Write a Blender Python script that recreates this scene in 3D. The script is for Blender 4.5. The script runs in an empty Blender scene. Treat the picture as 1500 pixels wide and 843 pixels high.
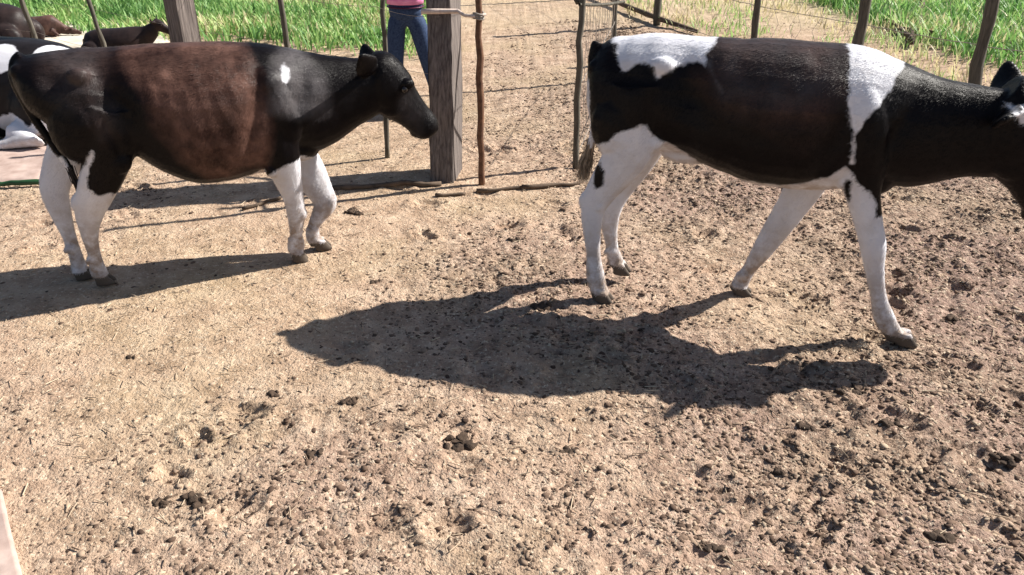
import bpy, bmesh, math, random
import numpy as np
from mathutils import Vector, Matrix

random.seed(7); rng = np.random.default_rng(7)
D = bpy.data
scene = bpy.context.scene
COL = scene.collection

# ------------------------------------------------------------------ camera, world, sun, exposure
CAM_H = 1.75; TH = math.radians(28.0); FPX = 1200.0
cam = D.cameras.new('camera'); cam.sensor_width = 36; cam.lens = 36 * FPX / 1500
cam.clip_start = .05; cam.clip_end = 2000
camo = D.objects.new('camera', cam); COL.objects.link(camo)
camo.location = (0, 0, CAM_H); camo.rotation_euler = (math.pi/2 - TH, 0, 0)
scene.camera = camo
SUN_EL = math.radians(38.5); SUN_AZ = math.radians(19.0)          # azimuth from +X towards +Y
sdir = Vector((math.cos(SUN_AZ)*math.cos(SUN_EL), math.sin(SUN_AZ)*math.cos(SUN_EL), math.sin(SUN_EL)))
w = D.worlds.new('World'); scene.world = w; w.use_nodes = True
nt = w.node_tree; nt.nodes.clear()
sky = nt.nodes.new('ShaderNodeTexSky'); sky.sky_type = 'NISHITA'; sky.sun_disc = False
sky.sun_elevation = SUN_EL; sky.sun_rotation = math.radians(90) - SUN_AZ
bg = nt.nodes.new('ShaderNodeBackground'); bg.inputs[1].default_value = .05
wo = nt.nodes.new('ShaderNodeOutputWorld')
nt.links.new(sky.outputs[0], bg.inputs[0]); nt.links.new(bg.outputs[0], wo.inputs[0])
sl = D.lights.new('sun', 'SUN'); sl.energy = 5.0; sl.angle = math.radians(.6); sl.color = (1, .95, .87)
so = D.objects.new('sun', sl); COL.objects.link(so)
so.rotation_euler = sdir.to_track_quat('Z', 'Y').to_euler()
scene.view_settings.view_transform = 'Standard'; scene.view_settings.look = 'None'
scene.view_settings.gamma = 1; scene.view_settings.exposure = .95

# ------------------------------------------------------------------ measuring helpers (photo pixel -> real place)
def ray(px, py):
    u = (px-750)/FPX; v = -(py-421.5)/FPX
    return (u, math.cos(TH)+v*math.sin(TH), -math.sin(TH)+v*math.cos(TH))
def ground_at(px, py, z=0.):
    r = ray(px, py); t = (z-CAM_H)/r[2]
    return (r[0]*t, r[1]*t)
class Frame:
    """side frame of an animal: s along it, l to its left, z up"""
    def __init__(s, x, y, slope, flip=1):
        a = math.atan2(slope, 1) if flip > 0 else math.atan2(slope, -1)
        s.o = (x, y); s.a = a; s.d = (math.cos(a), math.sin(a)); s.n = (-s.d[1], s.d[0])
    def loc(s, px, py, lat=0.):
        r = ray(px, py)
        t = (lat+s.n[0]*s.o[0]+s.n[1]*s.o[1])/(s.n[0]*r[0]+s.n[1]*r[1])
        x, y, z = r[0]*t, r[1]*t, CAM_H+r[2]*t
        return ((x-s.o[0])*s.d[0]+(y-s.o[1])*s.d[1], z, t)

# ------------------------------------------------------------------ value noise in numpy
class VN:
    def __init__(s, seed, n=256):
        s.g = np.random.default_rng(seed).random((n, n)); s.n = n
    def __call__(s, x, y):
        x = np.asarray(x, float); y = np.asarray(y, float)
        xi = np.floor(x).astype(int); yi = np.floor(y).astype(int)
        fx = x-xi; fy = y-yi; fx = fx*fx*(3-2*fx); fy = fy*fy*(3-2*fy)
        g = s.g; n = s.n
        a = g[xi % n, yi % n]; b = g[(xi+1) % n, yi % n]; c = g[xi % n, (yi+1) % n]; d = g[(xi+1) % n, (yi+1) % n]
        return (a*(1-fx)+b*fx)*(1-fy)+(c*(1-fx)+d*fx)*fy - .5
vn1, vn2, vn3, vn4 = VN(1), VN(2), VN(3), VN(4)
def gh1(p, q=None):
    if q is None: p, q = p
    return float(gh(p, q)[0])
def rough_mask(x, y):
    """1 where the yard is churned and dung-covered (right and middle), 0 on the smooth left"""
    m = .43 + .36*np.clip((np.asarray(x)-.1)/1.4, -.8, 1) + 1.1*vn3(np.asarray(x)*.9+9, np.asarray(y)*.9)
    m = m + .5*np.exp(-((np.asarray(x)+.75)**2/.35+(np.asarray(y)-2.15)**2/.2))
    m = m - .30*np.clip((-np.asarray(x)-1.1)/.8, 0, 1) - .22*np.clip((np.asarray(y)-4.6)/1.0, 0, 1)
    return np.clip(m, 0, 1)
_pr = random.Random(21); PRINTS = []
while len(PRINTS) < 230:
    _x, _y = _pr.uniform(-2.6, 2.8), _pr.uniform(1.3, 5.4)
    if _pr.random() < .12+.88*float(rough_mask(_x, _y)): PRINTS.append((_x, _y, _pr.uniform(-.9, .9)+(math.pi if _pr.random() < .5 else 0), _pr.uniform(.008, .022), _pr.uniform(.045, .06)))
def gh(x, y):
    x = np.atleast_1d(np.asarray(x, float)); y = np.atleast_1d(np.asarray(y, float))
    fade = np.clip((14-np.hypot(x, y))/4, 0, 1)
    hp = np.zeros_like(x)
    for (cx, cy, a, dp, sz) in PRINTS:
        m = (np.abs(x-cx) < .14) & (np.abs(y-cy) < .14)
        if not m.any(): continue
        dx = x[m]-cx; dy = y[m]-cy; u = (dx*math.cos(a)+dy*math.sin(a))/sz; v = (-dx*math.sin(a)+dy*math.cos(a))/sz
        rr = np.sqrt((u/1.15)**2+((np.abs(v)-.42)/.42)**2)
        hp[m] += -dp*np.clip(1.25-rr, 0, .8)+dp*.55*np.exp(-((rr-1.6)/.35)**2)
    r = rough_mask(x, y)
    h = .02*vn1(x*1.7, y*1.7) + .018*vn2(x*5, y*5)*(.4+.6*r) + (.016*vn3(x*13, y*13)+.018*vn4(x*27, y*27)+.013*np.minimum(vn2(x*45+5, y*45), .18))*(.25+.75*r)
    return (h+hp)*fade

# ------------------------------------------------------------------ mesh and object helpers
def new_mesh(name, V, F, smooth=True, tris=False):
    me = D.meshes.new(name)
    V = np.asarray(V, np.float32)
    if isinstance(F, np.ndarray):
        k = F.shape[1]; nf = len(F)
        me.vertices.add(len(V)); me.vertices.foreach_set('co', V.ravel())
        me.loops.add(nf*k); me.loops.foreach_set('vertex_index', F.astype(np.int32).ravel())
        me.polygons.add(nf); me.polygons.foreach_set('loop_start', np.arange(0, nf*k, k, dtype=np.int32))
        me.update(calc_edges=True)
    else:
        me.from_pydata(V.tolist(), [], F); me.update()
    if smooth: me.polygons.foreach_set('use_smooth', np.ones(len(me.polygons), bool))
    me.validate()
    return me
def link(name, me, mat=None, parent=None):
    o = D.objects.new(name, me); COL.objects.link(o)
    if mat is not None and me is not None: me.materials.append(mat)
    if parent is not None: o.parent = parent
    return o
def tag(o, label=None, cat=None, group=None, kind=None):
    if label: o['label'] = label
    if cat: o['category'] = cat
    if group: o['group'] = group
    if kind: o['kind'] = kind
    return o
def empty(name, loc, rz=0.):
    o = D.objects.new(name, None); COL.objects.link(o); o.location = loc; o.rotation_euler = (0, 0, rz)
    o.empty_display_size = .1
    return o
def tube_vf(P, A, B=None, n=12, up=None, cap=True, jitter=0, sup=1.0):
    """loft along points P; A = radius in the plane that holds 'up', B = radius across it"""
    P = [Vector(p) for p in P]; B = B if B is not None else A
    V = []; F = []
    for i, p in enumerate(P):
        t = (P[min(i+1, len(P)-1)]-P[max(i-1, 0)]).normalized()
        side = (up if up is not None else (Vector((0, 1, 0)) if abs(t.y) < .9 else Vector((1, 0, 0))))
        nrm = side.cross(t).normalized(); sd = t.cross(nrm).normalized()
        for k in range(n):
            a = 2*math.pi*k/n; c, s = math.cos(a), math.sin(a)
            c = math.copysign(abs(c)**sup, c); s = math.copysign(abs(s)**sup, s)
            j = 1+random.uniform(-jitter, jitter)
            V.append(p+nrm*(A[i]*c*j)+sd*(B[i]*s*j))
    for i in range(len(P)-1):
        for k in range(n):
            k2 = (k+1) % n
            F.append((i*n+k, i*n+k2, (i+1)*n+k2, (i+1)*n+k))
    if cap:
        F.append(tuple(reversed(range(n)))); F.append(tuple(range((len(P)-1)*n, len(P)*n)))
    return [tuple(v) for v in V], F
class MB:
    def __init__(s): s.V = []; s.F = []
    def add(s, V, F):
        o = len(s.V); s.V += [tuple(v) for v in V]; s.F += [tuple(i+o for i in f) for f in F]; return s
    def tube(s, *a, **k): return s.add(*tube_vf(*a, **k))
    def ball(s, c, r, rot=None, nu=16, nv=10):
        V = []; F = []
        for i in range(nv+1):
            th = math.pi*i/nv
            for j in range(nu):
                ph = 2*math.pi*j/nu
                v = Vector((r[0]*math.sin(th)*math.cos(ph), r[1]*math.sin(th)*math.sin(ph), r[2]*math.cos(th)))
                if rot is not None: v = rot @ v
                V.append(v+Vector(c))
        for i in range(nv):
            for j in range(nu):
                j2 = (j+1) % nu
                F.append((i*nu+j, (i+1)*nu+j, (i+1)*nu+j2, i*nu+j2))
        return s.add(V, F)
    def box(s, c, h, rz=0., bev=.0):
        R = Matrix.Rotation(rz, 3, 'Z')
        V = [Vector(c)+R@Vector((h[0]*x, h[1]*y, h[2]*z)) for x in (-1, 1) for y in (-1, 1) for z in (-1, 1)]
        F = [(0, 1, 3, 2), (4, 6, 7, 5), (0, 4, 5, 1), (2, 3, 7, 6), (0, 2, 6, 4), (1, 5, 7, 3)]
        return s.add(V, F)
    def obj(s, name, mat, parent=None, smooth=True):
        return link(name, new_mesh(name, s.V, s.F, smooth), mat, parent)

# ------------------------------------------------------------------ materials
def mat(name):
    m = D.materials.new(name); m.use_nodes = True
    t = m.node_tree; b = t.nodes['Principled BSDF']
    return m, t, b
def N(t, typ, **kw):
    n = t.nodes.new(typ)
    for k, v in kw.items():
        if k.startswith('i_'):
            key = k[2:]; key = int(key) if key.isdigit() else key
            n.inputs[key].default_value = v
        else: setattr(n, k, v)
    return n
def ramp(t, fac, stops):
    r = t.nodes.new('ShaderNodeValToRGB')
    while len(r.color_ramp.elements) < len(stops): r.color_ramp.elements.new(.5)
    for e, (p, c) in zip(r.color_ramp.elements, stops):
        e.position = p; e.color = (*c, 1) if len(c) == 3 else c
    t.links.new(fac, r.inputs[0]); return r
def mixc(t, fac, a, b, mode='MIX'):
    n = t.nodes.new('ShaderNodeMix'); n.data_type = 'RGBA'; n.blend_type = mode
    for s, v in ((n.inputs[0], fac), (n.inputs[6], a), (n.inputs[7], b)):
        if hasattr(v, 'is_output'): t.links.new(v, s)
        else: s.default_value = v if not isinstance(v, tuple) or len(v) == 4 else (*v, 1)
    return n.outputs[2]
def math_n(t, op, a, b=0., c=None, clamp=False):
    n = t.nodes.new('ShaderNodeMath'); n.operation = op; n.use_clamp = clamp
    for i, v in enumerate((a, b) if c is None else (a, b, c)):
        if hasattr(v, 'is_output'): t.links.new(v, n.inputs[i])
        else: n.inputs[i].default_value = v
    return n.outputs[0]
def noise(t, vec, scale, detail=4, rough=.55, dist=0.):
    n = N(t, 'ShaderNodeTexNoise'); n.inputs['Scale'].default_value = scale
    n.inputs['Detail'].default_value = detail; n.inputs['Roughness'].default_value = rough
    n.inputs['Distortion'].default_value = dist
    if vec is not None: t.links.new(vec, n.inputs['Vector'])
    return n.outputs[0]
def attr(t, name):
    n = N(t, 'ShaderNodeAttribute', attribute_name=name); return n.outputs['Fac']
def coords(t, kind='Object', scale=None):
    c = N(t, 'ShaderNodeTexCoord').outputs[kind]
    if scale:
        m = N(t, 'ShaderNodeMapping'); m.inputs['Scale'].default_value = scale
        t.links.new(c, m.inputs['Vector']); return m.outputs[0]
    return c
def bump(t, b, h, strength, dist):
    n = N(t, 'ShaderNodeBump'); n.inputs['Strength'].default_value = strength; n.inputs['Distance'].default_value = dist
    t.links.new(h, n.inputs['Height']); t.links.new(n.outputs[0], b.inputs['Normal']); return n

def ground_mat():
    m, t, b = mat('trampled_earth')
    c = coords(t)
    big = noise(t, c, 1.1, 3); mid = noise(t, c, 7, 5, .6); fine = noise(t, c, 38, 5, .65); vf = noise(t, c, 120, 3, .6)
    rough = attr(t, 'rough'); far = attr(t, 'far')
    tan = ramp(t, mid, [(.3, (.32, .215, .145)), (.5, (.475, .335, .235)), (.7, (.60, .45, .325))]).outputs[0]
    pink = ramp(t, mid, [(.3, (.29, .195, .15)), (.55, (.43, .31, .245)), (.75, (.54, .41, .33))]).outputs[0]
    base = mixc(t, math_n(t, 'MULTIPLY', rough, .85, clamp=True), tan, pink)
    red = math_n(t, 'MULTIPLY', math_n(t, 'SUBTRACT', rough, .45), 2.2, clamp=True)
    base = mixc(t, math_n(t, 'MULTIPLY', red, .6), base, mixc(t, mid, (.20, .125, .10), (.42, .285, .23)))
    ye = ramp(t, big, [(.45, (0, 0, 0)), (.65, (1, 1, 1))]).outputs[0]
    base = mixc(t, math_n(t, 'MULTIPLY', ye, .22), base, (.40, .34, .17))
    cl = noise(t, c, 21, 5, .62, .4)
    cm = math_n(t, 'MULTIPLY', math_n(t, 'SUBTRACT', cl, .52), 10, clamp=True)
    base = mixc(t, math_n(t, 'MULTIPLY', cm, math_n(t, 'MULTIPLY_ADD', rough, .62, .03)), base, (.20, .128, .095))
    # dark dung specks
    thr = math_n(t, 'MULTIPLY_ADD', rough, -.065, .61)
    dk = math_n(t, 'MULTIPLY', math_n(t, 'SUBTRACT', fine, thr), 18, clamp=True)
    base = mixc(t, math_n(t, 'MULTIPLY', dk, .88), base, (.085, .056, .04))
    v2 = noise(t, c, 62, 3, .7)
    lt = math_n(t, 'MULTIPLY', math_n(t, 'SUBTRACT', v2, .575), 14, clamp=True)
    base = mixc(t, math_n(t, 'MULTIPLY', lt, .7), base, (.74, .62, .47))
    d3 = math_n(t, 'MULTIPLY', math_n(t, 'SUBTRACT', .40, v2), 12, clamp=True)
    base = mixc(t, math_n(t, 'MULTIPLY', d3, math_n(t, 'MULTIPLY_ADD', rough, .7, .16)), base, (.15, .098, .07))
    base = mixc(t, far, base, mixc(t, mid, (.44, .35, .22), (.58, .46, .33)))
    t.links.new(base, b.inputs['Base Color']); b.inputs['Roughness'].default_value = .95
    b.inputs['Specular IOR Level'].default_value = .15
    hsum = math_n(t, 'ADD', math_n(t, 'MULTIPLY', fine, 1.), math_n(t, 'MULTIPLY', vf, .4))
    bump(t, b, hsum, 1., .02)
    return m
def plain(name, c1, c2, sc=20, rough=.8, bs=.3, bd=.004, stretch=None, spec=.3):
    m, t, b = mat(name)
    c = coords(t, 'Object', stretch)
    f = noise(t, c, sc, 5, .6)
    t.links.new(ramp(t, f, [(.3, c1), (.7, c2)]).outputs[0], b.inputs['Base Color'])
    b.inputs['Roughness'].default_value = rough; b.inputs['Specular IOR Level'].default_value = spec
    bump(t, b, f, bs, bd); return m
def coat_mat():
    """black and white cattle hide; the pattern and the painted sheen come from attributes stored on the mesh"""
    m, t, b = mat('cow_hide')
    c = coords(t)
    n1 = noise(t, c, 26, 4, .6); n2 = noise(t, c, 5, 3)
    edge = math_n(t, 'ADD', attr(t, 'white'), math_n(t, 'MULTIPLY', math_n(t, 'SUBTRACT', n1, .5), .030))
    wf = math_n(t, 'MULTIPLY_ADD', edge, 90, .5, clamp=True)
    blk = mixc(t, n2, (.0022, .0018, .0028), (.0065, .0042, .0048))
    blk = mixc(t, attr(t, 'brown'), blk, mixc(t, ramp(t, noise(t, coords(t, 'Object', (1.3, 1, 1)), 8, 6, .65), [(.32, (0, 0, 0)), (.68, (1, 1, 1))]).outputs[0], (.022, .009, .007), (.165, .088, .068)))  # brown coat tint; on the right cow's back it paints in sheen
    wht = mixc(t, n2, (.80, .81, .87), (.66, .65, .69))
    dn = math_n(t, 'MULTIPLY', attr(t, 'dirt'), math_n(t, 'MULTIPLY_ADD', noise(t, c, 17, 5, .68), 3.6, -1.15, clamp=True), clamp=True)
    wht = mixc(t, dn, wht, (.30, .215, .155))
    st = math_n(t, 'MULTIPLY', math_n(t, 'SUBTRACT', noise(t, c, 6.5, 6, .7), .52), 3.5, clamp=True)
    wht = mixc(t, math_n(t, 'MULTIPLY', st, .5), wht, (.50, .43, .36))
    blk = mixc(t, attr(t, 'grey'), blk, mixc(t, noise(t, c, 15, 5, .65), (.012, .011, .013), (.17, .155, .16)))  # mostly sunlit sheen painted into the black hide, plus a grey coat streak
    col = mixc(t, wf, blk, wht)
    col = mixc(t, attr(t, 'hoof'), col, (.10, .08, .065))
    t.links.new(col, b.inputs['Base Color'])
    b.inputs['Roughness'].default_value = .42
    b.inputs['Specular IOR Level'].default_value = .13
    b.inputs['Sheen Weight'].default_value = .012; b.inputs['Sheen Roughness'].default_value = .4
    b.inputs['Sheen Tint'].default_value = (.9, .85, .85, 1)
    f1 = noise(t, coords(t, 'Object', (1, 1, .22)), 260, 3, .7)
    f2 = noise(t, coords(t, 'Object', (.5, 1, 1)), 40, 3, .6)
    bump(t, b, math_n(t, 'ADD', f1, math_n(t, 'MULTIPLY', f2, 1.0)), .4, .003)
    return m
M = {}
M['earth'] = ground_mat()
M['coat'] = coat_mat()
M['sleeper'] = plain('weathered_timber', (.055, .044, .042), (.23, .195, .178), 14, .85, .8, .008, (6, 6, .35))
M['wood'] = plain('grey_stake_wood', (.05, .046, .036), (.15, .135, .11), 18, .85, .6, .005, (4, 4, .4))
M['rust'] = plain('rusty_stake', (.075, .035, .022), (.20, .105, .06), 22, .8, .5, .004)
M['wire'] = plain('galvanised_wire', (.20, .17, .15), (.34, .30, .26), 30, .55, .1, .001)
M['eye'] = plain('eye', (.006, .004, .004), (.012, .008, .006), 5, .12, 0, .001, spec=.6)
M['hair'] = plain('tail_hair', (.010, .008, .008), (.03, .022, .02), 30, .6, .2, .002)
M['hairtan'] = plain('soiled_tail_hair', (.18, .14, .10), (.42, .34, .26), 30, .7, .2, .002)
M['jeans'] = plain('denim', (.012, .028, .075), (.045, .075, .15), 60, .85, .4, .002)
M['shirt'] = plain('pink_cotton', (.70, .20, .42), (.82, .34, .56), 14, .8, .3, .003)
M['skin'] = plain('skin', (.30, .17, .11), (.36, .21, .14), 20, .5, .05, .001)
M['blackhair'] = plain('black_hair', (.012, .01, .01), (.03, .024, .02), 60, .5, .4, .002)
M['leather'] = plain('boot_leather', (.05, .02, .014), (.12, .05, .03), 30, .5, .2, .002)
M['belt'] = plain('belt_leather', (.05, .008, .03), (.09, .02, .05), 30, .4, .1, .001)
M['rope'] = plain('pale_rope', (.55, .42, .36), (.72, .60, .52), 60, .8, .5, .003)
M['concrete'] = plain('pale_concrete', (.33, .235, .20), (.52, .40, .35), 12, .9, .3, .004)
M['sand'] = plain('pale_sand', (.55, .48, .38), (.72, .65, .54), 6, .95, .4, .006)
M['hose'] = plain('green_hose', (.015, .05, .02), (.03, .09, .035), 20, .45, .1, .001)
M['stick'] = plain('dead_stick', (.06, .042, .03), (.17, .12, .085), 20, .9, .4, .003)
M['dung'] = plain('dried_dung', (.030, .020, .014), (.10, .066, .045), 30, .95, 1, .012)
def crumb_mat():
    m, t, b = mat('crumbs')
    v = attr(t, 'tone')
    t.links.new(ramp(t, v, [(0, (.05, .032, .024)), (.35, (.15, .10, .072)), (.7, (.36, .265, .19)), (1, (.58, .47, .34))]).outputs[0], b.inputs['Base Color'])
    b.inputs['Roughness'].default_value = .95; b.inputs['Specular IOR Level'].default_value = .15; return m
M['crumb'] = crumb_mat()
def grass_mat():
    m, t, b = mat('grass_blades')
    v = attr(t, 'tone')
    c = ramp(t, v, [(0, (.10, .24, .06)), (.45, (.26, .47, .13)), (.75, (.44, .58, .22)), (1, (.62, .54, .32))]).outputs[0]
    t.links.new(c, b.inputs['Base Color']); b.inputs['Roughness'].default_value = .55
    tr = N(t, 'ShaderNodeBsdfTranslucent'); t.links.new(c, tr.inputs[0])
    mx = N(t, 'ShaderNodeMixShader'); mx.inputs[0].default_value = .42
    out = t.nodes['Material Output']
    t.links.new(b.outputs[0], mx.inputs[1]); t.links.new(tr.outputs[0], mx.inputs[2]); t.links.new(mx.outputs[0], out.inputs[0])
    return m
M['grass'] = grass_mat()

# ------------------------------------------------------------------ ground
def axis(a, b, step, far, grow=1.13):
    xs = list(np.arange(a, b+1e-6, step)); s = step; x = xs[-1]
    while x < far: s *= grow; x += s; xs.append(x)
    s = step; x = xs[0]; pre = []
    while x > -far: s *= grow; x -= s; pre.append(x)
    return np.array(pre[::-1]+xs)
xs = axis(-2.9, 2.9, .011, 900, 1.1); ys = axis(1.1, 5.4, .011, 900, 1.1)
X, Y = np.meshgrid(xs, ys, indexing='ij'); Z = gh(X, Y)
V = np.stack([X, Y, Z], -1).reshape(-1, 3)
nx, ny = len(xs), len(ys)
I = np.arange(nx*ny).reshape(nx, ny)
F = np.stack([I[:-1, :-1], I[1:, :-1], I[1:, 1:], I[:-1, 1:]], -1).reshape(-1, 4)
me = new_mesh('ground', V, F)
def fattr(me, name, vals):
    a = me.attributes.new(name, 'FLOAT', 'POINT'); a.data.foreach_set('value', np.asarray(vals, np.float32).ravel())
fattr(me, 'rough', rough_mask(X, Y)*np.clip((12-np.hypot(X, Y))/5, .25, 1))
fattr(me, 'far', np.clip((np.hypot(X, Y)-9.5)/2.5+vn1(X*.8, Y*.8)*1.2, 0, 1))
tag(link('ground', me, M['earth']), 'trampled sunlit cattle yard of dry earth and dung', kind='structure')

# thin sheets on the ground: pale sandy strip beyond the fence, concrete pads
def sheet(name, pts, z0, mt, label, follow=True, thick=.0):
    nU, nV = 40, 24
    P = [np.array(p) for p in pts]                 # four corners, counter-clockwise
    V = []
    for i in range(nU+1):
        for j in range(nV+1):
            u, v = i/nU, j/nV
            p = (P[0]*(1-u)+P[1]*u)*(1-v)+(P[3]*(1-u)+P[2]*u)*v
            k = .05*np.hypot(*(P[2]-P[0]))/2
            e = min(u, 1-u, v, 1-v)
            p = p + np.array([vn1(p[0]*3, p[1]*3), vn2(p[0]*3, p[1]*3)])*k*1.4*(1-min(1, e*6))
            z = (gh1(p) if follow else 0)+z0
            if e == 0: z -= thick
            V.append((p[0], p[1], z))
    F = [(i*(nV+1)+j, (i+1)*(nV+1)+j, (i+1)*(nV+1)+j+1, i*(nV+1)+j+1) for i in range(nU) for j in range(nV)]
    return tag(link(name, new_mesh(name, V, F), mt), label, kind='structure')
sheet('sand_path', [ground_at(-260, 74), ground_at(262, 70), ground_at(232, 34), ground_at(-260, 26)], .012, M['sand'], 'bright pale sandy path beyond the yard fence', thick=.03)
sheet('concrete_pad', [ground_at(-330, 272), ground_at(66, 268), ground_at(110, 216), ground_at(-300, 214)], .022, M['concrete'], 'worn pinkish concrete strip at the left edge of the yard', follow=True, thick=.04)
sheet('concrete_slab', [ground_at(-150, 900), ground_at(45, 900), ground_at(4, 716), ground_at(-150, 700)], .022, M['concrete'], 'corner of pinkish concrete slab nearest the viewer', follow=True, thick=.04)

# ------------------------------------------------------------------ litter (stuff)
def scatter_lumps(name, n, region, size, mt, label, mask, flat=.55, tone=(.0, 1.)):
    """lots of little irregular clods in one object"""
    t = (1+5**.5)/2
    ico = np.array([(-1, t, 0), (1, t, 0), (-1, -t, 0), (1, -t, 0), (0, -1, t), (0, 1, t), (0, -1, -t), (0, 1, -t), (t, 0, -1), (t, 0, 1), (-t, 0, -1), (-t, 0, 1)])/math.hypot(1, t)
    fa = np.array([(0,11,5),(0,5,1),(0,1,7),(0,7,10),(0,10,11),(1,5,9),(5,11,4),(11,10,2),(10,7,6),(7,1,8),(3,9,4),(3,4,2),(3,2,6),(3,6,8),(3,8,9),(4,9,5),(2,4,11),(6,2,10),(8,6,7),(9,8,1)])
    x = rng.uniform(region[0], region[1], n*6); y = region[2]+(region[3]-region[2])*rng.random(n*6)**1.35
    keep = rng.random(n*6) < mask(x, y); x = x[keep][:n]; y = y[keep][:n]; n = len(x)
    s = size[0]+(size[1]-size[0])*rng.random(n)**3.2
    P = ico[None]*(1+rng.uniform(-.35, .35, (n, 12, 1)))
    P = P*np.stack([rng.uniform(.7, 1.6, n), rng.uniform(.6, 1.1, n), rng.uniform(.3, .8, n)*flat*1.25], -1)[:, None]
    a = rng.uniform(0, 6.28, n); ca, sa = np.cos(a)[:, None], np.sin(a)[:, None]
    px = P[..., 0]*ca-P[..., 1]*sa; py = P[..., 0]*sa+P[..., 1]*ca
    P = np.stack([px, py, P[..., 2]], -1)*s[:, None, None]
    P += np.stack([x, y, gh(x, y)-s*.08], -1)[:, None]
    V = P.reshape(-1, 3); F = (fa[None]+12*np.arange(n)[:, None, None]).reshape(-1, 3)
    me = new_mesh(name, V, F, smooth=False)
    tn = tone[0]+(tone[1]-tone[0])*rng.random(n)
    fattr(me, 'tone', np.repeat(tn, 12))
    return tag(link(name, me, mt), label, kind='stuff')
scatter_lumps('dung_crumbs', 95000, (-3.8, 4.4, 1.2, 10), (.003, .0135), M['crumb'], 'dark crumbs of dried dung littering the yard',
              lambda x, y: (.04+.9*rough_mask(x, y)**1.3)*np.clip(.55+2.2*(vn1(x*6, y*6)+.6*vn2(x*15, y*15)), .15, 1), tone=(.04, .56))
scatter_lumps('earth_clods', 45000, (-3.8, 4.0, 1.2, 8), (.003, .012), M['crumb'], 'pale clods of dry earth across the yard',
              lambda x, y: (.15+.85*rough_mask(x, y))*np.clip(.5+2.5*vn3(x*7, y*7), .1, 1), tone=(.5, .85))
def scatter_straw(n):
    x = rng.uniform(-3.6, 3.4, n); y = rng.uniform(1.2, 7.5, n)
    L = rng.uniform(.006, .028, n); W = rng.uniform(.0008, .0022, n); a = rng.uniform(0, 6.28, n); ti = rng.uniform(-.25, .25, n)
    dx, dy = np.cos(a), np.sin(a); z = gh(x, y)+.006
    c = np.stack([x, y, z], -1); u = np.stack([dx, dy, ti], -1)*L[:, None]; v = np.stack([-dy, dx, 0*dx], -1)*W[:, None]
    wv = np.array([0, 0, 1.])*W[:, None]
    V = np.stack([c-u-v, c-u+v, c-u+wv*1.5, c+u-v, c+u+v, c+u+wv*1.5], 1).reshape(-1, 3)
    f = np.array([(0, 1, 4, 3), (1, 2, 5, 4), (2, 0, 3, 5)])
    F = (f[None]+6*np.arange(n)[:, None, None]).reshape(-1, 4)
    me = new_mesh('straw_litter', V, F, smooth=False)
    fattr(me, 'tone', np.repeat(np.clip(rng.normal(.85, .2, n), 0, 1), 6))
    tag(link('straw_litter', me, M['crumb']), 'short bits of straw strewn over the yard', kind='stuff')
scatter_straw(5000)

def dung_pat(px, py, r, label):
    """a broken cowpat: a cluster of flattened lumps in one mesh"""
    x, y = ground_at(px, py); b = MB(); rr = random.Random(int(px*7+py))
    for k in range(13):
        a = rr.uniform(0, 6.28); q = r*rr.uniform(0, .95); s = r*rr.uniform(.22, .5)
        b.ball((x+q*math.cos(a)*1.25, y+q*math.sin(a)*.8, gh1((x, y))+s*.12), (s, s*rr.uniform(.6, 1), s*rr.uniform(.3, .6)), Matrix.Rotation(rr.uniform(0, 3), 3, 'Z'), 9, 6)
    V = np.array(b.V); V += np.stack([vn1(V[:, 0]*60, V[:, 1]*60+V[:, 2]*60), vn2(V[:, 0]*60, V[:, 1]*60+V[:, 2]*50), vn3(V[:, 0]*70, V[:, 1]*70)], -1)*r*.30
    o = link('dung_pat', new_mesh('dung_pat', V, b.F), M['dung']); tag(o, label, 'dung', 'dung pats lying on the yard'); return o
for px, py, r, lb in [
    (460, 668, .036, 'round dark dung lump at the right end of the front scatter'),
    (285, 735, .042, 'dark dung lump at the lower left, near the front edge'),
    (238, 738, .030, 'broken dark dung beside a bigger lump at the lower left'),
    (672, 650, .050, 'wide flat dung pat on the clear ground below the big shadow'),
    (832, 660, .028, 'small dung lump right of the wide flat pat'),
    (1250, 575, .045, 'dung pat at the tip of the head shadow'),
    (1180, 626, .035, 'dark dung pat just below the head shadow'),
    (1302, 628, .034, 'dung pat below and right of the head shadow'),
    (515, 590, .030, 'dung lump just under the tail end of the big shadow'),
    (398, 578, .032, 'dung pat left of the big shadow tip and below it'),
    (1395, 465, .034, 'dung pat by the right edge, level with the front hoof'),
    (1470, 680, .040, 'dung pat at the right edge of the front ground'),
    (1370, 785, .045, 'dung pat low in the right front corner'),
    (1040, 800, .030, 'dung lump low in the middle of the front ground'),
    (520, 310, .050, 'dark dung pat between the front legs of the left cow and the gate post'),
    (550, 412, .026, 'small black dung lump on the smooth ground between the two cows'),
    (755, 352, .030, 'dung lump in the middle of the ground between the cows'),
    (790, 452, .050, 'long dark dung pat at the rear hoof of the right cow'),
    (1140, 690, .026, 'small dung lump on the ground under the head shadow, further forward'),
    (190, 525, .020, 'tiny dung lump on the smooth pale ground at left')]:
    dung_pat(px, py, r, lb)

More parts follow.
